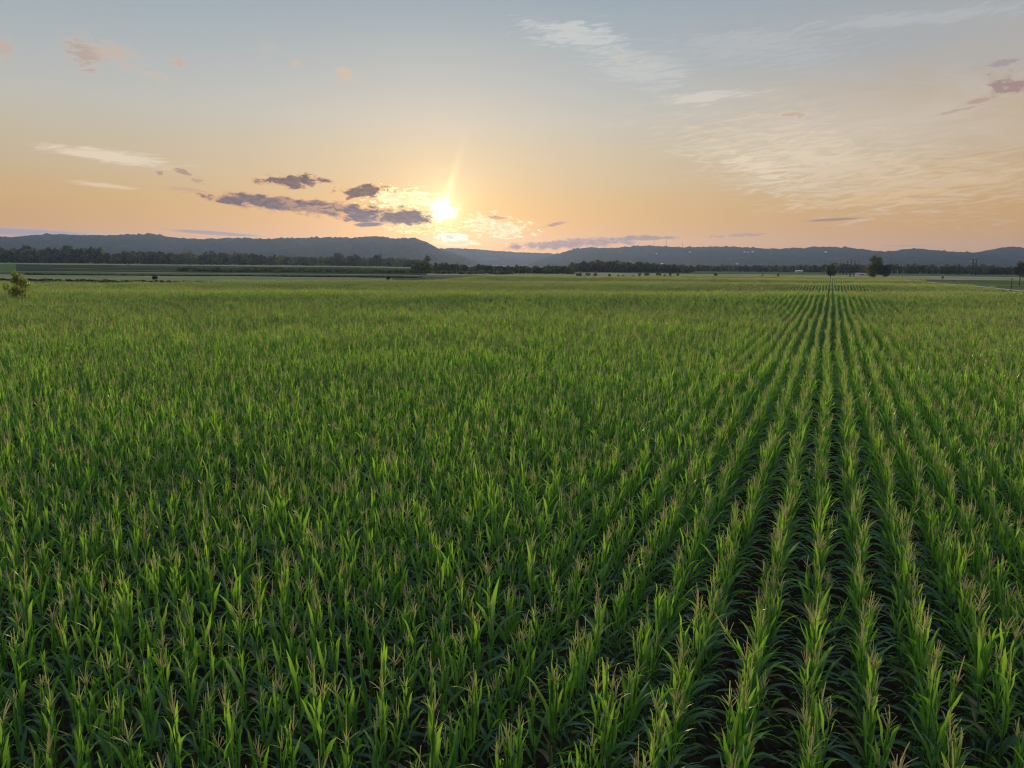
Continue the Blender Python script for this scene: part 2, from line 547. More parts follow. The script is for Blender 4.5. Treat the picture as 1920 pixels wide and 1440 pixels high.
def corn(rs, lod, tassel=1):
    """stalk, foliage and tassel of one plant standing at the origin, rows along local Y"""
    st, fo, ta = Acc(), Acc(), Acc()
    hs = rs.uniform(1.66, 2.0)
    lean = rs.normal(0, 0.03, 2)

    def axis(z):
        return np.array([lean[0] * z * z * 0.5, lean[1] * z * z * 0.5, z])
    nseg = (7, 3, 2)[lod]
    zz = np.linspace(0, hs, nseg)
    st.add(*tube_np(np.array([axis(z) for z in zz]), np.linspace(0.014, 0.007, nseg), (6, 3, 3)[lod]), 0.5)
    nl = (10, 9, 7)[lod]
    az0 = rs.choice([0.0, math.pi]) + rs.normal(0, 0.55)
    for i in range(nl):
        q = i / (nl - 1)                         # 0 lowest leaf, 1 flag leaf
        z0 = 0.35 + (hs - 0.46) * q ** 0.85
        az = az0 + math.pi * (i % 2) + rs.normal(0, 0.28)
        L = np.interp(q, [0, 0.25, 0.45, 0.6, 0.8, 1], [0.32, 0.50, 0.64, 0.62, 0.54, 0.38]) * rs.uniform(0.8, 1.22)
        wd = np.interp(q, [0, 0.3, 0.6, 0.85, 1], [0.040, 0.060, 0.070, 0.050, 0.034]) * rs.uniform(0.85, 1.15)
        th0 = np.interp(q, [0, 0.35, 0.5, 0.65, 0.85, 1], [60, 44, 17, 6, 5, 4]) + rs.normal(0, 3.5)
        dro = np.interp(q, [0, 0.35, 0.5, 0.62, 0.75, 1], [85, 100, 70, 22, 11, 7]) * rs.uniform(0.5, 1.4)
        if q > 0.5 and rs.random() < 0.09:
            dro += 70
        n = (9, 6, 4)[lod]
        s = np.linspace(0, 1, n)
        th = np.radians(np.clip(th0 + dro * s ** 1.9, 2, 172))
        phi = az + rs.normal(0, 0.35) * s ** 2
        ds = L / (n - 1)
        mid = (th[:-1] + th[1:]) / 2; mph = (phi[:-1] + phi[1:]) / 2
        stp = np.stack([np.sin(mid) * np.cos(mph), np.sin(mid) * np.sin(mph), np.cos(mid)], 1) * ds
        path = np.concatenate([np.zeros((1, 3)), np.cumsum(stp, 0)]) + axis(z0)
        w = wd * np.minimum(1, 0.45 + s * 3.2) * np.clip(1 - s ** 2.6, 0, 1) + 0.002
        if lod == 2: w = w * 1.05
        tw = rs.normal(0, 0.6) * s + rs.normal(0, 0.25 + 0.5 * (q > 0.6))
        sd = np.stack([-np.sin(phi), np.cos(phi), 0 * phi], 1)
        up = np.stack([-np.cos(th) * np.cos(phi), -np.cos(th) * np.sin(phi), np.sin(th)], 1)
        side = sd * np.cos(tw)[:, None] + up * np.sin(tw)[:, None]
        nrm = up * np.cos(tw)[:, None] - sd * np.sin(tw)[:, None]
        tint = np.clip(0.08 + 0.60 * q + rs.normal(0, 0.18), 0, 1)  # lower leaves darker: leaf age, plus shade of the row gaps painted in
        if i < 3 and rs.random() < 0.16:
            tint = 1.5                           # a dried lower leaf
        if lod == 2:
            e1 = path + side * w[:, None] / 2; e2 = path - side * w[:, None] / 2
            V = np.empty((2 * n, 3)); V[0::2] = e1; V[1::2] = e2
            ii = np.arange(n - 1) * 2
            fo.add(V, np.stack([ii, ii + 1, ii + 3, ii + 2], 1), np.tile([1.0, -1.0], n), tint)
        else:
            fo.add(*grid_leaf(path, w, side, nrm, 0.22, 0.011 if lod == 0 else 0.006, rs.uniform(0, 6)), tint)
    if tassel:
        tt = rs.random()
        top = hs + rs.uniform(0.10, 0.17)
        cl = rs.uniform(0.18, 0.32)
        pth = np.array([axis(z) for z in np.linspace(hs - 0.05, top, 3)])
        st.add(*tube_np(pth, np.array([0.007, 0.005, 0.004]), 3 if lod else 5), 0.7)
        n = (5, 3, 2)[lod]
        z = np.linspace(0, 1, n)
        k = (4, 3, 3)[lod]
        cp = np.array([axis(top + cl * a) for a in z]); cp[:, 0] += rs.normal(0, 0.02) * z ** 2; cp[:, 1] += rs.normal(0, 0.02) * z ** 2
        fat = (1.0, 1.3, 1.9)[lod]
        ta.add(*tube_np(cp, np.linspace(0.0075, 0.004, n) * fat, k), tt)
        nb = int(rs.integers(3, 8)) if lod < 2 else 4
        spread = rs.uniform(16, 46)
        for b in range(nb):
            a = 2 * math.pi * b / nb + rs.normal(0, 0.4)
            Lb = rs.uniform(0.13, 0.23)
            th = np.radians(spread * rs.uniform(0.6, 1.3) + z * rs.uniform(0, 35))
            stp = np.stack([np.sin(th) * math.cos(a), np.sin(th) * math.sin(a), np.cos(th)], 1) * Lb / (n - 1)
            pb = np.concatenate([np.zeros((1, 3)), np.cumsum(stp[:-1], 0)]) + axis(top - 0.07 + 0.09 * b / nb)
            ta.add(*tube_np(pb, np.linspace(0.0045, 0.0028, n) * fat, 3), np.clip(tt + rs.normal(0, 0.15), 0, 1))
    return st, fo, ta


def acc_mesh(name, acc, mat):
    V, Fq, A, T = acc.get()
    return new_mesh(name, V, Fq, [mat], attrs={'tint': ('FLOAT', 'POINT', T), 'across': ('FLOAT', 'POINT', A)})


def joined(name, plants):
    """one mesh of several plants: list of (parts, offset xy, rot, scale)"""
    Vs, Fs, As, Ts, Ms = [], [], [], [], []
    n = 0
    for (parts, off, rot, sc) in plants:
        c, s_ = math.cos(rot), math.sin(rot)
        Rm = np.array([[c, -s_, 0], [s_, c, 0], [0, 0, 1]])
        for mi, a in enumerate(parts):
            if not a.V: continue
            V, Fq, A, T = a.get()
            Vs.append((V * sc) @ Rm.T + np.array([off[0], off[1], 0])); Fs.append(Fq + n); As.append(A); Ts.append(T)
            Ms.append(np.full(len(Fq), mi)); n += len(V)
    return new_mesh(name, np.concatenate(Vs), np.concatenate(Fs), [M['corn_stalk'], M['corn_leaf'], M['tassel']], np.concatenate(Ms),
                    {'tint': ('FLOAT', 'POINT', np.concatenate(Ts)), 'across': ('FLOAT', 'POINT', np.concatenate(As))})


def proto_collection(name, meshes):
    c = bpy.data.collections.new(name)
    for i, me in enumerate(meshes):
        c.objects.link(bpy.data.objects.new('%s_%03d' % (name, i), me))
    return c


def scatter(name, pts, rot, scl, idx, coll, vigor=None):
    """one object whose points carry copies of the collection's meshes"""
    me = bpy.data.meshes.new(name)
    me.vertices.add(len(pts))
    me.vertices.foreach_set('co', np.asarray(pts, np.float32).ravel())
    for k_, typ, arr in (('rot', 'FLOAT_VECTOR', rot), ('scl', 'FLOAT_VECTOR', scl), ('idx', 'INT', idx), ('vigor', 'FLOAT', np.zeros(len(pts)) if vigor is None else vigor)):
        a = me.attributes.new(k_, typ, 'POINT')
        a.data.foreach_set('vector' if typ == 'FLOAT_VECTOR' else 'value', np.asarray(arr).ravel().astype(np.int32 if typ == 'INT' else np.float32))
    o = link(name, me)
    g = bpy.data.node_groups.new(name + '_scatter', 'GeometryNodeTree')
    g.interface.new_socket('Geometry', in_out='INPUT', socket_type='NodeSocketGeometry')
    g.interface.new_socket('Geometry', in_out='OUTPUT', socket_type='NodeSocketGeometry')
    N = g.nodes
    gi = N.new('NodeGroupInput'); go = N.new('NodeGroupOutput')
    ci = N.new('GeometryNodeCollectionInfo'); ci.inputs['Collection'].default_value = coll
    ci.inputs['Separate Children'].default_value = True; ci.inputs['Reset Children'].default_value = True
    ip = N.new('GeometryNodeInstanceOnPoints'); ip.inputs['Pick Instance'].default_value = True

    def attr(nm, typ):
        a = N.new('GeometryNodeInputNamedAttribute'); a.data_type = typ; a.inputs['Name'].default_value = nm
        return a.outputs['Attribute']
    er = N.new('FunctionNodeEulerToRotation')
    g.links.new(attr('rot', 'FLOAT_VECTOR'), er.inputs[0])
    g.links.new(er.outputs[0], ip.inputs['Rotation'])
    g.links.new(attr('scl', 'FLOAT_VECTOR'), ip.inputs['Scale'])
    g.links.new(attr('idx', 'INT'), ip.inputs['Instance Index'])
    g.links.new(gi.outputs[0], ip.inputs['Points'])
    g.links.new(ci.outputs[0], ip.inputs['Instance'])
    g.links.new(ip.outputs[0], go.inputs[0])
    md = o.modifiers.new('scatter', 'NODES'); md.node_group = g
    return o


ROWANG = R(23.9)                  # rows run this far clockwise from straight ahead
RD = np.array([math.sin(ROWANG), math.cos(ROWANG)])
RN = np.array([math.cos(ROWANG), -math.sin(ROWANG)])
ROW = 0.762
ROWOFF = 0.16
STEP = 0.19

NV = 16
vs = np.random.default_rng(5)
HAS_T = [1, 1, 1, 0, 1, 1, 0, 1, 1, 1, 1, 0, 1, 1, 0, 1]
near_parts = [corn(vs, 0, HAS_T[i]) for i in range(NV)]
protos = [joined('corn_%d' % i, [(near_parts[i], (0, 0), 0, 1)]) for i in range(NV)]
MIDL, FARL = 2.04, 8.16
NM, NF = 10, 8
mid_plants = [corn(vs, 1, vs.random() < 0.8) for _ in range(14)]
far_plants = [corn(vs, 2, vs.random() < 0.85) for _ in range(12)]


def segment(nm, pool, length, step, jit):
    lst = []
    n = int(round(length / step))
    for j in range(n):
        if vs.random() < 0.03: continue
        sc = np.clip(vs.normal(1.0, 0.08), 0.75, 1.2)
        lst.append((pool[vs.integers(len(pool))], (vs.normal(0, jit), -length / 2 + (j + 0.5) * step + vs.normal(0, 0.03)),
                    vs.choice([0, math.pi]) + vs.normal(0, 0.3), sc))
    return joined(nm, lst)


protos += [segment('corn_row_%d' % i, mid_plants, MIDL, STEP, 0.025) for i in range(NM)]
protos += [segment('corn_far_row_%d' % i, far_plants, FARL, STEP * 1.2, 0.03) for i in range(NF)]
corn_coll = proto_collection('corn_parts', protos)

Z1, Z2 = 48.0, 150.0


def in_field(x, y):
    m = y < corn_far(x, y)
    return m


def lattice(length, y0, y1, margin, near_lo):
    """cells of the row lattice whose depth is in y0..y1 and that lie in view plus a margin"""
    rmax = y1 * 1.35 + 30
    vi = np.arange(-int(rmax / ROW), int(rmax / ROW))
    ui = np.arange(int(-rmax * 0.45 / length) - 4, int(rmax / length) + 2)
    U, Vv = np.meshgrid(ui, vi)
    u = (U.ravel() + 0.5) * length; v = Vv.ravel() * ROW + ROWOFF
    x = u * RD[0] + v * RN[0]; y = u * RD[1] + v * RN[1]
    lim = np.abs(y) * 0.735 + margin
    k = (y >= y0) & (y < y1) & (np.abs(x) < lim) & (y > near_lo)
    k &= in_field(x, y)
    return x[k], y[k], Vv.ravel()[k], u[k]


def wobble(u, v):
    return 0.05 * np.sin(u / 5.3 + v * 1.7) + 0.035 * np.sin(u / 13.0 + v * 0.4)


def slope(x, y):
    e = 1.5
    return (terrain(x + RD[0] * e, y + RD[1] * e) - terrain(x - RD[0] * e, y - RD[1] * e)) / (2 * e)


P_, R_, S_, I_ = [], [], [], []
cr = np.random.default_rng(77)
# near: plant by plant
x, y, vi, uu = lattice(STEP, 3.0, Z1, 7.0, 3.0)
keep = cr.random(len(x)) > 0.035
x, y, vi, uu = x[keep], y[keep], vi[keep], uu[keep]
du = cr.normal(0, 0.035, len(x)); dv = cr.normal(0, 0.026, len(x)) + wobble(uu, vi)
x = x + du * RD[0] + dv * RN[0]; y = y + du * RD[1] + dv * RN[1]
patch = 1 + 0.045 * vnoise(x / 2.3, y / 2.3, 9) + 0.03 * vnoise(x / 9.0, y / 9.0, 10)
hs_ = np.clip(cr.normal(1.0, 0.085, len(x)) * patch, 0.7, 1.22)
rz = -ROWANG + cr.choice([0, math.pi], len(x)) + cr.normal(0, 0.34, len(x))
rx = cr.normal(0, 0.04, len(x)); ry = cr.normal(0, 0.04, len(x))
lod_ = cr.random(len(x)) < 0.03
rx = np.where(lod_, cr.normal(0, 0.20, len(x)), rx); ry = np.where(lod_, cr.normal(0, 0.20, len(x)), ry)
ix = cr.integers(0, NV, len(x))
base = np.stack([x, y, terrain(x, y) + 0.02], 1)
# which show largest: nearest ones whose upper half is inside the frame
pxl, pyl, dep = project(base + np.array([0, 0, 1.75]))
vis = (pxl > 10) & (pxl < W - 10) & (pyl < H - 25)
order = np.argsort(np.where(vis, dep, 1e9))[:300]
solo = np.zeros(len(x), bool); solo[order] = True
q = ~solo
P_.append(base[q]); R_.append(np.stack([rx, ry, rz], 1)[q]); S_.append(np.repeat(hs_[q, None], 3, 1)); I_.append(ix[q])
# middle distance: short row pieces
for (L, a, b, n0, nn) in ((MIDL, Z1, Z2, NV, NM), (FARL, Z2, 470.0, NV + NM, NF)):
    x2, y2, v2, u2 = lattice(L, a, b, 10.0, 3)
    fl = cr.integers(0, 2, len(x2))
    sl_ = np.arctan(slope(x2, y2))
    j = wobble(u2, v2); x2 = x2 + j * RN[0]; y2 = y2 + j * RN[1]
    P_.append(np.stack([x2, y2, terrain(x2, y2) + 0.02], 1))
    R_.append(np.stack([np.where(fl, -sl_, sl_), 0 * x2, -ROWANG + fl * math.pi + cr.normal(0, 0.004, len(x2))], 1))
    hh = 1 + cr.normal(0, 0.03, len(x2)) + 0.05 * vnoise(x2 / 6, y2 / 6, 8)
    S_.append(np.stack([hh, np.ones_like(hh), hh], 1))
    I_.append(n0 + cr.integers(0, nn, len(x2)))
PP = np.concatenate(P_)
vigor = 0.9 * vnoise(PP[:, 0] / 38, PP[:, 1] / 38, 61) + 0.6 * vnoise(PP[:, 0] / 8, PP[:, 1] / 8, 62)
SS = np.concatenate(S_); SS[:, 2] *= 1 + 0.05 * vigor
field = scatter('corn_field', PP, np.concatenate(R_), SS, np.concatenate(I_), corn_coll, vigor)
tag(field, 'wide field of tasselled green corn in straight rows running to the lone trees', 'corn field', None, 'stuff')
print('corn copies', sum(map(len, P_)))

# the 300 plants nearest the camera, each a thing of its own
stalk_me = [acc_mesh('stalk', p[0], M['corn_stalk']) for p in near_parts]
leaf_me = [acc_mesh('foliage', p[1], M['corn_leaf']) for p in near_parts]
tas_me = [acc_mesh('tassel', p[2], M['tassel']) if p[2].V else None for p in near_parts]
ORD = ['first', 'second', 'third', 'fourth', 'fifth', 'sixth', 'seventh', 'eighth', 'ninth', 'tenth', 'eleventh', 'twelfth', 'thirteenth',
       'fourteenth', 'fifteenth', 'sixteenth', 'seventeenth', 'eighteenth', 'nineteenth', 'twentieth']
# the row that stands most upright in the picture
px300 = pxl[order]
rows300 = vi[order]
best = min(set(rows300), key=lambda r: abs(px300[rows300 == r].mean() - 1530))
rank = {}
for r in set(rows300):
    members = [i for i in order if vi[i] == r]
    members.sort(key=lambda i: -pyl[i])
    for n_, i in enumerate(members):
        rank[i] = n_
protos_root = {}


def plant_thing(v):
    t = empty('corn_plant', (0, 0, 0))
    link('stalk', stalk_me[v], t); link('foliage', leaf_me[v], t)
    if tas_me[v]: link('tassel', tas_me[v], t)
    return t


def copy_tree(o):
    c = o.copy(); COL.objects.link(c)
    for ch in o.children:
        d = ch.copy(); COL.objects.link(d); d.parent = c
    return c


for i in order:
    v = int(ix[i])
    if v not in protos_root:
        t = protos_root[v] = plant_thing(v)
    else:
        t = copy_tree(protos_root[v])
    t.location = base[i]; t.rotation_euler = (rx[i], ry[i], rz[i]); t.scale = (hs_[i],) * 3
    look = 'tasselled corn' if tas_me[v] else 'untasselled corn'
    k = int(vi[i] - best)
    o_ = ORD[min(rank[i], 19)]
    if k == 0:
        lab = '%s, %s from the front in the row that stands upright' % (look, o_)
    elif -6 <= k < 0:
        lab = '%s, %s from the front, %s row left of the upright row' % (look, o_, ORD[-k - 1])
    elif k > 0:
        lab = '%s, %s from the front, %s row right of the upright row' % (look, o_, ORD[k - 1])
    else:
        zone = 'lower middle' if pxl[i] > 640 else 'lower left corner'
        lab = '%s in the dense near stand at the %s, rows not told apart' % (look, zone)
    tag(t, lab, 'corn plant', 'corn plants nearest the camera')


# ---------------------------------------------------------------- trees and shrubs
def crown_mesh(name, rs, cx, rad, n, leaf, mat, clumps=26, hang=0.0):
    """leaf faces in uneven clumps through the crown's volume"""
    cs = rs.normal(0, 1, (clumps, 3)); cs /= np.linalg.norm(cs, axis=1)[:, None]
    cs *= (rs.uniform(0.25, 0.92, clumps) ** 0.6)[:, None]
    cs = cs * rad + np.array(cx)
    cr_ = rs.uniform(0.24, 0.46, clumps) * min(rad[0], rad[2])
    own = rs.integers(0, clumps, n)
    d = rs.normal(0, 1, (n, 3)); d /= np.linalg.norm(d, axis=1)[:, None]
    c = cs[own] + d * (cr_[own] * rs.uniform(0.35, 1.08, n) ** 0.6)[:, None]
    c[:, 2] -= hang * rs.uniform(0, 1, n) ** 2 * (np.linalg.norm(c[:, :2] - np.array(cx)[:2], axis=1) / rad[0])
    a = rs.normal(0, 1, (n, 3)); a[:, 2] -= hang * 0.4; a /= np.linalg.norm(a, axis=1)[:, None]
    b = np.cross(a, rs.normal(0, 1, (n, 3))); b /= np.linalg.norm(b, axis=1)[:, None]
    sz = leaf * rs.uniform(0.6, 1.4, n)[:, None]
    V = np.stack([c - a * sz, c + b * sz * 0.45, c + a * sz, c - b * sz * 0.45], 1).reshape(-1, 3)
    T = np.repeat(np.clip(rs.uniform(0.1, 0.9, clumps)[own] + rs.normal(0, 0.2, n), 0, 1), 4)
    Fq = np.arange(4 * n).reshape(n, 4)
    return new_mesh(name, V, Fq, [mat], attrs={'tint': ('FLOAT', 'POINT', T)})


def trunk_mb(rs, h, r, crown_z, rad):
    m = MB()
    bend = rs.normal(0, 0.03 * h, 2)
    m.tube([(0, 0, -0.3), (bend[0] * 0.3, bend[1] * 0.3, h * 0.35), (bend[0], bend[1], h * 0.8)], [r * 1.25, r * 0.8, r * 0.25], 8)
    for _ in range(6):
        a = rs.uniform(0, 6.28); z = rs.uniform(0.25, 0.6) * h
        e = np.array([math.cos(a) * rad[0] * 0.65, math.sin(a) * rad[1] * 0.65, z + rad[2] * rs.uniform(0.3, 0.8)])
        m.tube([(bend[0] * 0.4, bend[1] * 0.4, z), tuple(e * np.array([0.5, 0.5, 1]) + np.array([0, 0, -0.12 * rad[2]])), tuple(e)], [r * 0.45, r * 0.3, r * 0.1], 5)
    return m


def tree(name, px, base_py, top_py, Y, width_px, mat, label, cat='tree', group=None, leaf=0.45, n=2600, low=0.12, clumps=26, hang=0.0, seed=1, thick=0.02):
    rs = np.random.default_rng(seed)
    p = at(px, base_py, Y)
    g = float(terrain(p[0], p[1]))
    top = at(px, top_py, Y)[2]
    h = top - g
    wd = width_px / F * Y
    rad = np.array([wd / 2, wd / 2, h * (1 - low) / 2])
    root = empty(name, (p[0], p[1], g), rs.uniform(0, 6))
    cz = h * low + rad[2]
    trunk_mb(rs, h, h * thick, cz, rad).build('trunk', M['bark'], root, True)
    link('crown', crown_mesh('crown', rs, (0, 0, cz), rad * 0.92, n, leaf, mat, clumps, hang), root)
    return tag(root, label, cat, group)


tree('tree', 1557.5, 519.5, 493, 520, 21, M['tree_leaf'], 'lone dark round-headed tree standing where the corn rows meet', leaf=0.42, n=4200, low=0.03, clumps=34, seed=3, group='trees at the far end of the corn')
tree('tree', 1637, 521, 481, 545, 33, M['tree_leaf'], 'tallest of the trees at the end of the corn, broad and uneven', leaf=0.45, n=6500, low=0.02, clumps=44, seed=4, group='trees at the far end of the corn')
tree('tree', 1655, 522, 495, 535, 25, M['dark_leaf'], 'darker lower round tree leaning against the tallest tree', leaf=0.42, n=4400, low=0.02, seed=8, group='trees at the far end of the corn')
tree('willow_tree', 35, 560, 504, 98, 46, M['willow_leaf'], 'yellow-green young tree rising out of the corn by itself', leaf=0.15, n=2500, low=0.04, clumps=24, hang=0.8, seed=6, thick=0.012)


def shrub(px, base_py, top_py, Y, width_px, label, seed, mat='dark_leaf', group='bushes along the far edge of the corn', name='shrub', n=420):
    rs = np.random.default_rng(seed)
    p = at(px, base_py, Y); g = float(terrain(p[0], p[1]))
    zt = at(px, top_py, Y)[2]; h = zt - g; wd = width_px / F * Y
    root = empty(name, (p[0], p[1], g))
    m = MB()
    for _ in range(4):
        a = rs.uniform(0, 6.28)
        m.tube([(0, 0, -0.2), (math.cos(a) * wd * 0.2, math.sin(a) * wd * 0.2, h * 0.6)], [0.09, 0.03], 5)
    m.build('stem', M['bark'], root, True)
    link('foliage', crown_mesh('foliage', rs, (0, 0, h * 0.5), np.array([wd / 2, wd / 2, h * 0.5]) * 0.9, n, 0.35, M[mat], 12), root)
    return tag(root, label, 'bush', group)


BUSH = [(1083, 518, 511, 8, 'small bush at the sunward end of the bush row, lowest of three'),
        (1088, 518, 510.5, 10, 'rounded bush second in the cluster of dark bushes'),
        (1102, 518, 510.2, 16, 'widest dark bush in the cluster beyond the corn'),
        (1116, 518, 509.5, 9, 'peaked bush closing the cluster of dark bushes'),
        (1142.5, 518, 513, 7, 'low bush standing alone just past the dark cluster'),
        (1159, 518, 514.7, 6, 'low dark bush, first of a pair in the pale strip'),
        (1168, 518, 515, 5, 'smallest bush, second of a pair in the pale strip'),
        (1188, 518, 515.5, 6, 'low flat bush midway along the bush row'),
        (1199, 517, 511, 8, 'thin open bush beside the broad spreading bush'),
        (1212, 518, 509, 13, 'broad spreading bush in front of the woods'),
        (1236, 518, 508.5, 12, 'tall rounded bush with a pale gap under its crown'),
        (1245.5, 519, 513, 6, 'small dark bush at the foot of the tall rounded bush'),
        (1257, 517, 508.5, 6, 'narrow upright bush just before the white farmhouse'),
        (1271, 516.5, 511, 6, 'small bush in front of the white farmhouse'),
        (1342, 516.5, 509.5, 9, 'single round bush out in the pale field'),
        (1429, 517, 511, 6, 'small round bush farther out in the pale field'),
        (1459, 516.5, 511, 5, 'faint small bush between the round bush and lone tree')]
for i, (a, b, c, d, lab) in enumerate(BUSH):
    shrub(a, b, c + 0.8, 470 + 6 * (i % 5), d * 0.92, lab, 100 + i, 'tree_leaf')
shrub(290, 522, 516, 280, 8, 'small dark bush by itself in the pale left field', 140, group=None)
shrub(241, 499, 496, 850, 8, 'tiny dark bush out on the dark left field', 141, group=None)
shrub(727, 520, 517.5, 330, 9, 'low dark bush at the end of the dark bank', 142, group=None)
for i, (a, t_, w_, lab) in enumerate([(634, 473, 24, 'broad dark tree standing highest over the left woods'),
                                      (668, 476, 17, 'rounded tree second in height over the left woods'),
                                      (708, 475, 22, 'wide tree near the sunward end of the left woods')]):
    tree('tree', a, 497, t_, 1080, w_, M['dark_leaf'], lab, group='taller trees in the left woods', leaf=0.9, n=1500, low=0.05, seed=60 + i)
tree('tree', 800, 512, 474, 560, 17, M['tree_leaf'], 'spindly open tree at the ridge end under the sun', leaf=0.4, n=900, low=0.3, clumps=12, seed=71)
tree('tree', 1913, 519, 488, 520, 30, M['dark_leaf'], 'dark full tree cut by the right edge of the picture', leaf=0.4, n=3400, low=0.05, seed=72)

# woods that read as one mass
wood_coll = proto_collection('wood_parts', [crown_mesh('wood_%d' % i, np.random.default_rng(200 + i), (0, 0, 5.2), np.array([4.6, 4.6, 5.2]), 520, 0.85,
                                                       M['dark_leaf'] if i % 3 else M['tree_leaf'], 16) for i in range(7)])


def woods(name, label, px0, px1, Y0, Y1, hgt, n, seed, base_w=1.0):
    rs = np.random.default_rng(seed)
    u = rs.random(n); Y = Y0 + (Y1 - Y0) * rs.random(n) ** 1.3
    px = px0 + (px1 - px0) * u
    X = np.array([at(a, 480, b)[0] for a, b in zip(px, Y)])
    h = np.interp(px, [q[0] for q in hgt], [q[1] for q in hgt]) * np.clip(rs.normal(1, 0.14, n) + 0.12 * vnoise(X / 40, Y / 40, seed), 0.55, 1.5) / 10.4
    w = h * rs.uniform(0.8, 1.25, n) * base_w
    o = scatter(name, np.stack([X, Y, terrain(X, Y) - 0.4], 1), np.stack([0 * u, 0 * u, rs.uniform(0, 6.28, n)], 1), np.stack([w, w, h], 1), rs.integers(0, 7, n), wood_coll)
    return tag(o, label, 'woods', None, 'stuff')


woods('woodland', 'dark belt of woods along the foot of the long ridge', -600, 800, 1120, 1300, [(-600, 22), (0, 22), (180, 21), (200, 16), (240, 17), (300, 16), (420, 17), (500, 14), (600, 13), (700, 13), (800, 11)], 900, 301)
woods('woodland', 'low scrub and thickets straight under the sun', 778, 1075, 600, 720, [(778, 8), (800, 7), (960, 5.5), (1075, 6.5)], 260, 302)
woods('woodland', 'taller woods behind the row of dark bushes', 1068, 1300, 800, 980, [(1068, 9), (1120, 11), (1220, 10), (1300, 7)], 260, 303)
woods('woodland', 'low woods along the foot of the right ridge', 1270, 1560, 1100, 1300, [(1270, 8), (1400, 8.5), (1560, 10)], 300, 304)
woods('woodland', 'even dark woods behind the twin-pole power structure', 1540, 2500, 960, 1120, [(1540, 11), (1700, 11.5), (1900, 11), (2500, 12)], 600, 305)
woods('scrubland', 'rough low scrub on the dark left field', 330, 960, 520, 640, [(330, 2.2), (960, 2.4)], 700, 306, 1.7)

# dark grassy banks across the left fields
def bank(name, label, px0, px1, Y, h, n, seed):
    rs = np.random.default_rng(seed)
    px = rs.uniform(px0, px1, n); X = np.array([at(a, 480, Y)[0] for a in px]); Yy = Y + rs.uniform(-3, 3, n)
    s = h / 10.4 * rs.uniform(0.4, 1.3, n)
    o = scatter(name, np.stack([X, Yy, terrain(X, Yy) - 0.1], 1), np.stack([0 * X, 0 * X, rs.uniform(0, 6.28, n)], 1), np.stack([s * 3, s * 3, s], 1), rs.integers(0, 7, n), wood_coll)
    return tag(o, label, 'bank', None, 'stuff')


bank('grassy_bank', 'nearer dark weedy bank across the pale left field', -500, 735, 254, 0.6, 700, 311)
bank('grassy_bank', 'farther dark weedy bank beside the thin pale track', 50, 790, 364, 0.75, 700, 312)


# ---------------------------------------------------------------- poles, masts, buildings
def power_pole(px, base_py, top_py, Y, label, arms):
    p = at(px, base_py, Y); g = float(terrain(p[0], p[1])); h = at(px, top_py, Y)[2] - g
    t = empty('utility_pole', (p[0], p[1], g))
    MB().tube([(0, 0, -0.5), (0, 0, h * 0.5), (0, 0, h)], [0.42, 0.38, 0.32], 10).build('pole', M['pole_wood'], t, True)
    for k in range(arms):
        z = h * (0.96 - 0.11 * k)
        MB().box((0, 0.44, z), (3.6, 0.22, 0.30)).build('crossarm', M['pole_wood'], t)
        for s in (-1.45, -0.75, 0.75, 1.45):
            MB().tube([(s, 0.44, z + 0.15), (s, 0.44, z + 0.28), (s, 0.44, z + 0.6)], [0.07, 0.2, 0.1], 8).build('insulator', M['porcelain'], t, True)
    return tag(t, label, 'utility pole', 'power poles beside the tallest tree')


power_pole(1574.5, 514, 490, 800, 'shortest of the wooden power poles, nearest the lone tree', 2)
power_pole(1581.5, 515, 490, 770, 'thin wooden power pole, second along from the lone tree', 2)
power_pole(1587.2, 515, 488, 740, 'thick wooden power pole in the middle of the group', 3)
power_pole(1593.7, 520, 486, 560, 'tallest and nearest of the wooden power poles', 3)
power_pole(1601, 518, 489, 600, 'wooden power pole closest to the tallest tree', 2)

p = at(1825, 517, 850); g = float(terrain(p[0], p[1])); h = at(1825, 485, 850)[2] - g
t = empty('transmission_structure', (p[0], p[1], g))
for s in (-1.95, 1.95):
    MB().tube([(s, 0, -0.5), (s, 0, h * 0.5), (s, 0, h)], [0.55, 0.50, 0.42], 10).build('pole', M['pole_wood'], t, True)
MB().box((0, 0.62, h * 0.92), (10.2, 0.3, 0.7)).build('crossarm', M['pole_wood'], t)
MB().box((0, 0.62, h * 0.70), (6.8, 0.3, 0.6)).build('crossarm', M['pole_wood'], t)
m = MB(); m.tube([(-1.95, -0.2, h * 0.42), (1.95, -0.2, h * 0.66)], [0.1, 0.1], 6); m.tube([(1.95, -0.28, h * 0.42), (-1.95, -0.28, h * 0.66)], [0.1, 0.1], 6)
m.build('cross_brace', M['pole_wood'], t)
for s in (-4.7, -4.1, 0, 4.1, 4.7):
    MB().tube([(s, 0.62, h * 0.92 - 0.17), (s, 0.62, h * 0.92 - 0.7), (s, 0.62, h * 0.92 - 1.5)], [0.12, 0.24, 0.2], 8).build('insulator', M['porcelain'], t, True)
tag(t, 'twin-pole wooden power structure with two crossarms before the right woods', 'power structure')


def post(px, base_py, top_py, Y, mat, r, label, group=None, name='post', cap=None):
    p = at(px, base_py, Y); g = float(terrain(p[0], p[1])); h = max(at(px, top_py, Y)[2] - g, 1.0)
    t = empty(name, (p[0], p[1], g))
    MB().tube([(0, 0, -0.4), (0, 0, h * 0.6), (0, 0, h)], [r, r * 0.9, r * 0.75], 8).build('shaft', mat, t, True)
    if cap:
        MB().box((0, r + 0.26, h * cap[0]), cap[1]).build(cap[2], M[cap[3]], t)
    return tag(t, label, 'post', group)


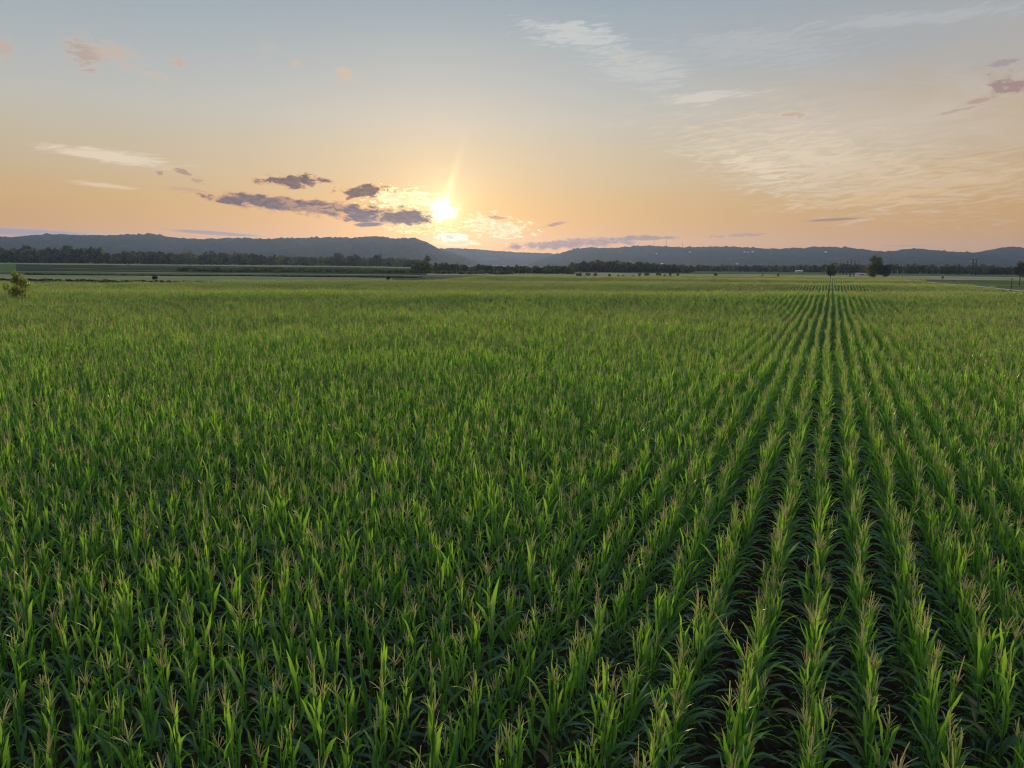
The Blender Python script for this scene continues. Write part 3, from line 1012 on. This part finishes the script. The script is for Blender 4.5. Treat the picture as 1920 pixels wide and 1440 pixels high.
for px, lab in ((1671.5, 'pale slim pole nearest the dark leaning tree'), (1682, 'pale slim pole, middle one of three'), (1692.5, 'pale slim pole farthest from the dark leaning tree')):
    t = post(px, 518, 507.5, 640, M['pale_post'], 0.17, lab, 'pale poles before the right woods', 'pole', (0.94, (1.4, 0.12, 0.16), 'crossarm', 'pale_post'))
post(1766.5, 531, 514, 330, M['pale_post'], 0.10, 'thin post with a dark box on it beside the gravel lane', None, 'post', (0.72, (0.9, 0.5, 1.3), 'box', 'dark_metal'))
post(1895, 546, 521, 195, M['pole_wood'], 0.10, 'dark slim pole where the gravel lane leaves the picture', 'dark poles at the right edge', 'pole', (0.95, (0.8, 0.1, 0.1), 'crossarm', 'pole_wood'))
post(1911.5, 531, 506, 300, M['pole_wood'], 0.14, 'dark slim pole in front of the tree cut by the edge', 'dark poles at the right edge', 'pole', (0.95, (0.9, 0.1, 0.1), 'crossarm', 'pole_wood'))
# small blue sign beyond the lane
p = gpt(1788, 530.5); t = empty('road_sign', p)
MB().tube([(-0.8, 0, -0.2), (-0.8, 0, 1.0)], [0.05, 0.05], 6).build('post', M['steel'], t); MB().tube([(0.8, 0, -0.2), (0.8, 0, 1.0)], [0.05, 0.05], 6).build('post', M['steel'], t)
MB().box((0, -0.1, 1.0), (2.3, 0.06, 0.75)).build('sign_panel', M['blue_paint'], t)
tag(t, 'small blue sign standing on the verge past the gravel lane', 'sign')


def mast(px, base_py, top_py, Y, label, w=2.6):
    a = at(px, base_py, Y); b = at(px, top_py, Y); h = b[2] - a[2] + 6
    t = empty('radio_mast', (a[0], a[1], a[2] - 6))
    m = MB()
    for an in (0, 2.09, 4.19):
        m.tube([(math.cos(an) * w, math.sin(an) * w, 0), (math.cos(an) * w * 0.55, math.sin(an) * w * 0.55, h * 0.9)], [0.32, 0.25], 5)
    for k in range(12):
        z0 = h * 0.9 * k / 12; z1 = h * 0.9 * (k + 1) / 12
        for an in (0, 2.09, 4.19):
            r0 = w * (1 - 0.45 * k / 12); r1 = w * (1 - 0.45 * (k + 1) / 12)
            m.tube([(math.cos(an) * r0, math.sin(an) * r0, z0), (math.cos(an + 2.09) * r1, math.sin(an + 2.09) * r1, z1)], [0.12, 0.12], 4)
    m.build('lattice_tower', M['steel'], t)
    MB().tube([(0, 0, h * 0.88), (0, 0, h)], [0.4, 0.2], 6).build('antenna', M['steel'], t)
    return tag(t, label, 'mast', 'radio masts on the ridges')


mast(757.5, 446, 429, 4300, 'lone radio mast on the long ridge beside the sun')
mast(1226.3, 461, 449, 4700, 'radio mast with the sun-side place among three on the right ridge')
mast(1249.3, 463, 444.5, 4700, 'tallest radio mast, middle of three on the right ridge')
mast(1279.3, 463, 453.5, 4700, 'shortest radio mast of three on the right ridge')


def house(px, py, Y, w, d, wall_h, roof_m, label, cat='house', rz=0.2, rise=2.4, wins=True, on=None):
    p = at(px, py, Y); g = float(terrain(p[0], p[1])) if on is None else p[2] + on
    t = empty('farmhouse' if cat == 'house' else 'shed', (p[0], p[1], g), rz)
    m = MB(); m.box((0, 0, wall_h / 2 - 0.3), (w, d, wall_h + 0.6))
    n = len(m.v)
    m.v += [(s * (w / 2 - 0.02), y_ * d / 2, wall_h) for s in (-1, 1) for y_ in (-1, 1)] + [(s * (w / 2 - 0.02), 0, wall_h + rise) for s in (-1, 1)]
    m.f += [[n, n + 1, n + 4], [n + 2, n + 3, n + 5]]
    m.build('wall', M['white_paint'], t)
    MB().gable((0, 0, wall_h - 0.15), (w, d), 0.4, rise + 0.2).build('roof', roof_m, t)
    if wins:
        for s in (-0.3, 0.05, 0.32):
            MB().box((s * w, -d / 2 - 0.04, wall_h * 0.55), (1.0, 0.1, 1.5)).build('window', M['glass'], t)
    else:
        MB().box((0, -d / 2 - 0.05, wall_h * 0.42), (w * 0.4, 0.12, wall_h * 0.84)).build('door', M['grey_roof'], t)
    return tag(t, label, cat)


house(1268, 511, 900, 6.5, 6, 4.8, M['grey_roof'], 'white farmhouse among the bushes before the woods', rise=2.2)
house(1282, 511, 900, 11, 7, 2.6, M['blue_roof'], 'low white shed with pale blue roof beside the farmhouse', 'shed', 0.05, 1.9, False)
house(1612, 517, 700, 9, 8, 1.2, M['pale_post'], 'long low pale shed tucked behind the tallest tree', 'shed', 0.1, 0.9, False)
for i, (px, lab) in enumerate([(1493.5, 'first of the small white sheds out before the low woods'), (1497.5, 'second small white shed out before the low woods'),
                               (1502, 'last of the small white sheds out before the low woods')]):
    o = house(px, 511.5, 1050, 2.6, 4, 1.9, M['white_paint'], lab, 'shed', 0.0, 0.8, False); o['group'] = 'small white sheds before the woods'
# pale houses high on the right ridge
for i, (px, py, w, lab) in enumerate([(1231, 476.5, 9, 'pale house on the right ridge below the tallest mast'), (1241, 496.5, 10, 'white house at the foot of the right ridge above the woods'),
                                      (1294, 473.5, 14, 'pale house high on the ridge below the shortest mast'), (1396, 474, 9, 'first pale house in a line high on the right ridge'),
                                      (1403, 474, 9, 'middle pale house in a line high on the right ridge'), (1411, 473.7, 10, 'last pale house in a line high on the right ridge'),
                                      (1382, 495.5, 10, 'white house low on the ridge above the pale field bush'), (1548, 473.5, 14, 'pale house high on the ridge above the lone tree')]):
    Yh = 4250 if py < 480 else 3500
    o = house(px, py, Yh, w * 1.1, 8, 5, M['white_paint'] if i % 2 else M['grey_roof'], lab, 'house', 0.1 * i, 3.2, True, on=0.0)
    o['group'] = 'pale houses on the right ridge'

# ---------------------------------------------------------------- sun, sky, clouds
SUN = ray(831, 391)
sun_el = math.asin(SUN[2]); sun_az = math.atan2(SUN[0], SUN[1])
sd = bpy.data.lights.new('sun', 'SUN')
sd.energy = 4.6
sd.angle = R(8)
sd.color = (1.0, 0.72, 0.38)
so = bpy.data.objects.new('sun', sd)
COL.objects.link(so)
so.rotation_euler = Vector(SUN).to_track_quat('Z', 'Y').to_euler()

world = bpy.data.worlds.new('World')
SC.world = world
world.use_nodes = True
wt = world.node_tree
wt.nodes.clear()
K = NT(wt)
wout = K.node('ShaderNodeOutputWorld')
bg = K.node('ShaderNodeBackground')
bg.inputs['Strength'].default_value = 0.1
K.l.new(bg.outputs[0], wout.inputs[0])
sky = K.node('ShaderNodeTexSky', sky_type='NISHITA')
sky.sun_disc = False
sky.sun_elevation = sun_el
sky.sun_rotation = sun_az
sky.air_density = 1.2; sky.dust_density = 1.5; sky.ozone_density = 1.5

dirv = K.vmath('NORMALIZE', K.node('ShaderNodeTexCoord').outputs['Generated'])
sep = K.node('ShaderNodeSeparateXYZ'); K.l.new(dirv, sep.inputs[0])
EL = K.math('ARCSINE', sep.outputs[2])
AZ = K.math('ARCTAN2', sep.outputs[0], sep.outputs[1])
ANG = K.math('ARCCOSINE', K.math('MINIMUM', K.vmath('DOT_PRODUCT', dirv, tuple(SUN), 1), 0.999999))


def lin(r, g, b, s=10.0):
    f = lambda v: ((v / 255 + 0.055) / 1.055) ** 2.4 if v > 10 else v / 255 / 12.92
    return (f(r) * s, f(g) * s, f(b) * s)


def elev(py):
    return math.asin(ray(960, py)[2])


EMAX = R(60)
stops = [(py, c) for py, c in [(500, (210, 140, 46)), (455, (211, 146, 54)), (425, (211, 156, 72)), (390, (209, 166, 96)), (340, (203, 178, 138)), (290, (199, 184, 156)), (230, (192, 189, 179)), (160, (179, 184, 184)), (80, (165, 177, 183)), (0, (150, 167, 180))]]
ramp_stops = [(0.0, lin(150, 120, 95))] + [(max(0.001, elev(py) / EMAX), lin(*c)) for py, c in stops] + [(0.50, lin(172, 190, 210)), (1.0, lin(176, 198, 224))]
base_sky = K.ramp(K.math('DIVIDE', EL, EMAX, clamp=True), ramp_stops)
# away from the sun the evening sky is cooler, and brightened as added fill light
away = K.sstep(ANG, R(45), R(150))
base_sky = K.mix(away, base_sky, K.mix(1.0, base_sky, (1.0, 1.05, 1.15), 'MULTIPLY'))
# right of the sun a thin warm veil
veil = K.math('MULTIPLY', K.sstep(AZ, R(5), R(34)), K.sstep(EL, R(22), R(8)))
base_sky = K.mix(K.math('MULTIPLY', veil, 0.45), base_sky, lin(203, 158, 98))
skyc = K.mix(0.10, base_sky, sky.outputs[0])
# aureole round the low sun
glow = K.math('ADD', K.math('MULTIPLY', K.math('EXPONENT', K.math('DIVIDE', ANG, -R(1.2))), 9.0),
              K.math('MULTIPLY', K.math('EXPONENT', K.math('DIVIDE', ANG, -R(4.5))), 2.0))
skyc = K.mix(1.0, skyc, K.vmath('SCALE', (1.0, 0.82, 0.42), None), 'ADD') if False else skyc
gl = K.node('ShaderNodeVectorMath', operation='SCALE'); gl.inputs[0].default_value = (1.0, 0.80, 0.42); K.l.new(glow, gl.inputs['Scale'])
skyc = K.mix(1.0, skyc, gl.outputs[0], 'ADD')
disc = K.node('ShaderNodeVectorMath', operation='SCALE'); disc.inputs[0].default_value = (1.0, 0.9, 0.65)
BURST = K.noise(K.combine(K.math('MULTIPLY', AZ, 48.0), K.math('MULTIPLY', EL, 40.0), 9.2), 1.0, 3, 0.6, 0.5)
K.l.new(K.sstep(K.math('ADD', ANG, K.math('MULTIPLY', K.math('SUBTRACT', BURST, 0.5), R(2.4))), R(1.15), R(0.1), 0, 32), disc.inputs['Scale'])
skyc = K.mix(1.0, skyc, disc.outputs[0], 'ADD')

# sunlit air low under the sun and, above it, a painted-in lens-flare streak
dA = K.math('SUBTRACT', AZ, sun_az); dE = K.math('SUBTRACT', EL, sun_el)
low = K.math('MULTIPLY', K.math('EXPONENT', K.math('MULTIPLY', K.math('MULTIPLY', dA, dA), -1 / R(6.5) ** 2)),
             K.math('EXPONENT', K.math('MULTIPLY', K.math('MULTIPLY', K.math('SUBTRACT', EL, R(1.5)), K.math('SUBTRACT', EL, R(1.5))), -1 / R(2.6) ** 2)))
pa = K.math('SUBTRACT', dA, K.math('MULTIPLY', dE, 0.32))
flare_streak = K.math('MULTIPLY', K.math('EXPONENT', K.math('MULTIPLY', K.math('MULTIPLY', pa, pa), -1 / R(0.32) ** 2)),
             K.math('MULTIPLY', K.sstep(dE, R(-0.3), R(0.2)), K.math('EXPONENT', K.math('DIVIDE', dE, -R(1.3)))))
for fac, colr, amt in ((low, (1.0, 0.50, 0.06), 2.2), (flare_streak, (1.0, 0.85, 0.45), 11.0)):
    n_ = K.node('ShaderNodeVectorMath', operation='SCALE'); n_.inputs[0].default_value = colr
    K.l.new(K.math('MULTIPLY', fac, amt), n_.inputs['Scale'])
    skyc = K.mix(1.0, skyc, n_.outputs[0], 'ADD')

# cloud patterns, in azimuth and elevation
PUFF = K.noise(K.combine(K.math('MULTIPLY', AZ, 60.0), K.math('MULTIPLY', EL, 130.0), 1.3), 1.0, 6, 0.62, 0.3)
FINE = K.noise(K.combine(K.math('MULTIPLY', AZ, 95.0), K.math('MULTIPLY', EL, 230.0), 4.1), 1.0, 4, 0.6, 0.4)
STREAK = K.noise(K.combine(K.math('ADD', K.math('MULTIPLY', AZ, 22.0), K.math('MULTIPLY', EL, 20.0)), K.math('SUBTRACT', K.math('MULTIPLY', EL, 150.0), K.math('MULTIPLY', AZ, 14.0)), 2.2), 1.0, 7, 0.65, 1.2)
WISP = K.noise(K.combine(K.math('MULTIPLY', AZ, 7.0), K.math('MULTIPLY', EL, 26.0), 7.7), 1.0, 5, 0.6, 0.8)
SUNNEAR = K.math('EXPONENT', K.math('DIVIDE', ANG, -R(3.2)))


def cloud(prev, px, py, rx, ry, tilt, col, edge, dens=1.0, pat=None, rough=0.9, soft=0.25, rim=14.0):
    d = ray(px, py)
    a0 = math.atan2(d[0], d[1]); e0 = math.asin(d[2])
    ax = K.math('SUBTRACT', AZ, a0); ey = K.math('SUBTRACT', EL, e0)
    c, s = math.cos(tilt), math.sin(tilt)
    u = K.math('ADD', K.math('MULTIPLY', ax, c * F / rx), K.math('MULTIPLY', ey, s * F / rx))
    v = K.math('ADD', K.math('MULTIPLY', ey, c * F / ry), K.math('MULTIPLY', ax, -s * F / ry))
    r2 = K.math('SQRT', K.math('ADD', K.math('MULTIPLY', u, u), K.math('MULTIPLY', v, v)))
    fld = K.math('ADD', K.math('SUBTRACT', 0.95, r2), K.math('MULTIPLY', K.math('SUBTRACT', pat or PUFF, 0.5), rough * 4))
    al = K.sstep(fld, 0.0, soft)
    core = K.sstep(fld, soft * 0.4, soft * 0.4 + 0.36)
    if rim:
        rm = K.node('ShaderNodeVectorMath', operation='SCALE'); rm.inputs[0].default_value = (1.0, 0.82, 0.48)
        K.l.new(K.math('MULTIPLY', SUNNEAR, rim), rm.inputs['Scale'])
        ec = K.mix(1.0, lin(*edge), rm.outputs[0], 'ADD')
    else:
        ec = lin(*edge)
    if rim:
        body = K.mix(K.sstep(FINE, 0.36, 0.66), tuple(q * 0.80 for q in lin(*col)), tuple(q * m_ for q, m_ in zip(lin(*col), (1.65, 1.45, 1.35))))
    else:
        body = lin(*col)
    cc = K.mix(core, ec, body)
    return K.mix(K.math('MULTIPLY', al, dens), prev, cc)


S = skyc
# high cirrus
for a in [(1650, 70, 520, 100, -0.05, (166, 170, 175), (168, 171, 176), 0.75, WISP, 0.5, 1.2, 0),
          (1620, 235, 430, 110, -0.10, (208, 194, 178), (206, 194, 180), 0.70, WISP, 0.5, 1.1, 0),
          (1540, 300, 360, 95, -0.22, (228, 208, 178), (219, 202, 176), 0.95, STREAK, 0.62, 1.3, 0),
          (1420, 315, 200, 50, -0.38, (231, 211, 180), (222, 203, 174), 0.90, STREAK, 0.70, 1.15, 0),
          (1720, 340, 260, 60, 0.06, (220, 190, 148), (216, 188, 148), 0.6, STREAK, 0.8, 0.9, 0),
          (1075, 66, 125, 30, -0.10, (202, 203, 200), (196, 198, 198), 0.85, STREAK, 0.75, 0.8, 0),
          (1190, 128, 130, 40, -0.25, (200, 200, 196), (195, 197, 196), 0.7, STREAK, 0.8, 0.9, 0),
          (1420, 90, 200, 45, -0.10, (184, 187, 189), (180, 185, 188), 0.65, STREAK, 0.8, 1.0, 0),
          (1320, 184, 110, 14, 0.05, (216, 208, 194), (208, 202, 190), 0.75, STREAK, 0.6, 0.7, 0),
          (1700, 36, 200, 14, -0.04, (184, 187, 190), (180, 184, 189), 0.6, STREAK, 0.6, 0.7, 0),
          (210, 294, 125, 15, -0.06, (232, 212, 182), (226, 206, 178), 0.9, STREAK, 0.5, 0.6, 0),
          (190, 347, 70, 5, -0.06, (232, 202, 160), (228, 198, 156), 0.8, STREAK, 0.4, 0.7, 0),
          (1650, 372, 200, 14, 0.10, (224, 184, 130), (220, 180, 128), 0.6, STREAK, 0.6, 0.8, 0)]:
    S = cloud(S, *a)
# small warm puffs, upper left; mauve tufts, upper right
for a in [(160, 100, 40, 30, -0.5, (186, 158, 140), (206, 182, 162), 0.75), (218, 100, 52, 20, -0.2, (204, 178, 158), (208, 186, 166), 0.65), (336, 116, 17, 12, -0.4, (200, 172, 146), (206, 182, 158), 0.8),
          (305, 146, 42, 8, -0.1, (206, 184, 166), (204, 188, 172), 0.6), (6, 95, 22, 22, 0, (196, 172, 158), (200, 182, 168), 0.7), (646, 138, 24, 14, -0.2, (214, 190, 158), (208, 194, 174), 0.75),
          (556, 121, 16, 7, 0, (210, 186, 158), (204, 190, 172), 0.65), (498, 88, 22, 14, 0, (194, 188, 178), (194, 188, 178), 0.5), (1163, 108, 16, 9, 0, (204, 194, 176), (200, 194, 184), 0.6),
          (1490, 215, 42, 8, 0.05, (196, 172, 142), (226, 208, 180), 0.8), (1902, 160, 48, 20, -0.2, (158, 128, 124), (182, 160, 150), 0.85), (1885, 117, 50, 6, 0.1, (158, 144, 146), (172, 160, 158), 0.7),
          (1835, 190, 28, 4, 0.15, (180, 144, 124), (190, 164, 146), 0.7), (1800, 206, 60, 3, 0.15, (176, 150, 134), (196, 172, 150), 0.6)]:
    S = cloud(S, *a, PUFF, 0.7, 0.8, 0)
# flat banks low on the horizon
for a in [(60, 437, 170, 9, -0.03, (148, 134, 146), (190, 160, 140), 0.85, WISP, 0.2, 0.5, 0), (400, 437, 100, 4.5, -0.05, (150, 122, 124), (186, 150, 126), 0.85, STREAK, 0.15, 0.4, 0),
          (1090, 456, 185, 12, 0.07, (140, 98, 80), (214, 156, 96), 0.9, PUFF, 0.5, 0.5, 3), (1200, 447, 90, 6, 0.03, (146, 106, 86), (206, 154, 104), 0.85, PUFF, 0.5, 0.4, 0),
          (1560, 412, 60, 3.5, 0.05, (156, 120, 100), (196, 156, 120), 0.85, STREAK, 0.2, 0.4, 0), (1390, 441, 70, 4, 0.05, (176, 134, 108), (206, 160, 118), 0.8, PUFF, 0.6, 0.4, 0), (1700, 461, 60, 2, 0, (176, 134, 112), (196, 150, 116), 0.7, STREAK, 0.1, 0.5, 0),
          (1040, 421, 26, 4.5, 0.2, (168, 124, 92), (216, 170, 116), 0.9, FINE, 0.5, 0.4, 3)]:
    S = cloud(S, *a)
# cumulus by the sun: lit edges first, grey-mauve bodies over them
for a in [(750, 372, 62, 20, 0.0, (255, 240, 180), (255, 226, 150), 0.85, FINE, 0.9, 0.35, 30), (935, 425, 75, 24, -0.1, (255, 236, 186), (246, 214, 150), 0.7, FINE, 0.8, 0.5, 12),
          (790, 428, 60, 10, 0.0, (255, 214, 110), (255, 206, 110), 0.9, FINE, 0.9, 0.35, 26), (848, 444, 36, 8, 0.0, (255, 248, 220), (255, 240, 190), 0.95, FINE, 0.4, 0.3, 30), (860, 455, 60, 8, 0.0, (255, 240, 200), (255, 226, 160), 0.7, FINE, 0.4, 0.6, 14),
          (545, 339, 74, 15, 0.02, (104, 80, 70), (228, 170, 108), 1.0, PUFF, 0.6, 0.4, 3), (682, 358, 60, 16, 0.18, (112, 82, 62), (244, 184, 100), 1.0, PUFF, 0.7, 0.4, 5),
          (520, 382, 175, 16, -0.07, (100, 76, 70), (214, 152, 96), 1.0, PUFF, 0.5, 0.42, 3), (610, 390, 90, 17, -0.1, (98, 74, 70), (212, 150, 96), 1.0, PUFF, 0.5, 0.42, 3),
          (700, 402, 130, 20, -0.05, (96, 72, 68), (230, 160, 88), 1.0, PUFF, 0.5, 0.42, 6), (762, 406, 68, 22, 0.03, (104, 76, 64), (246, 180, 84), 1.0, PUFF, 0.42, 0.38, 9), (690, 421, 32, 5, 0.06, (112, 90, 94), (190, 140, 104), 1.0, FINE, 0.25, 0.3, 0),
          (932, 408, 24, 5, -0.1, (190, 140, 92), (238, 190, 120), 0.9, FINE, 0.6, 0.4, 6), (342, 322, 18, 6, -0.2, (168, 138, 118), (208, 174, 138), 0.9, FINE, 0.5, 0.4, 0), (300, 324, 8, 5, 0, (172, 142, 120), (208, 174, 138), 0.9, FINE, 0.5, 0.4, 0),
          (372, 340, 16, 5, -0.1, (190, 150, 116), (212, 174, 134), 0.8, FINE, 0.6, 0.4, 0), (345, 355, 40, 4, -0.05, (200, 158, 118), (214, 174, 134), 0.7, FINE, 0.7, 0.4, 0)]:
    S = cloud(S, *a)
K.l.new(S, bg.inputs['Color'])
world.cycles.sampling_method = 'MANUAL'
world.cycles.sample_map_resolution = 1024

# ---------------------------------------------------------------- haze
hb = MB(); hb.box((0, 4450, 158), (24000, 9700, 330))
hm = bpy.data.materials.new('haze')
hm.use_nodes = True
hk = NT(hm.node_tree); hk.n.clear()
ho = hk.node('ShaderNodeOutputMaterial')
pv = hk.node('ShaderNodeVolumePrincipled')
pv.inputs['Color'].default_value = (0.37, 0.53, 1.0, 1)
pv.inputs['Density'].default_value = 5.0e-5
pv.inputs['Anisotropy'].default_value = 0.5
hk.l.new(pv.outputs[0], ho.inputs['Volume'])
tag(hb.build('haze', hm), 'thin evening haze over the valley', None, None, 'stuff')

# ---------------------------------------------------------------- render settings
cy = SC.cycles
cy.max_bounces = 6
cy.diffuse_bounces = 3
cy.glossy_bounces = 2
cy.transmission_bounces = 4
cy.transparent_max_bounces = 8
cy.volume_bounces = 1
cy.sample_clamp_indirect = 4.0
cy.sample_clamp_direct = 3.0
cy.use_denoising = True
cy.filter_width = 1.15
cy.caustics_reflective = False
cy.caustics_refractive = False
SC.view_settings.view_transform = 'Standard'
SC.view_settings.look = 'None'
SC.view_settings.exposure = 0.0
SC.view_settings.gamma = 1.0
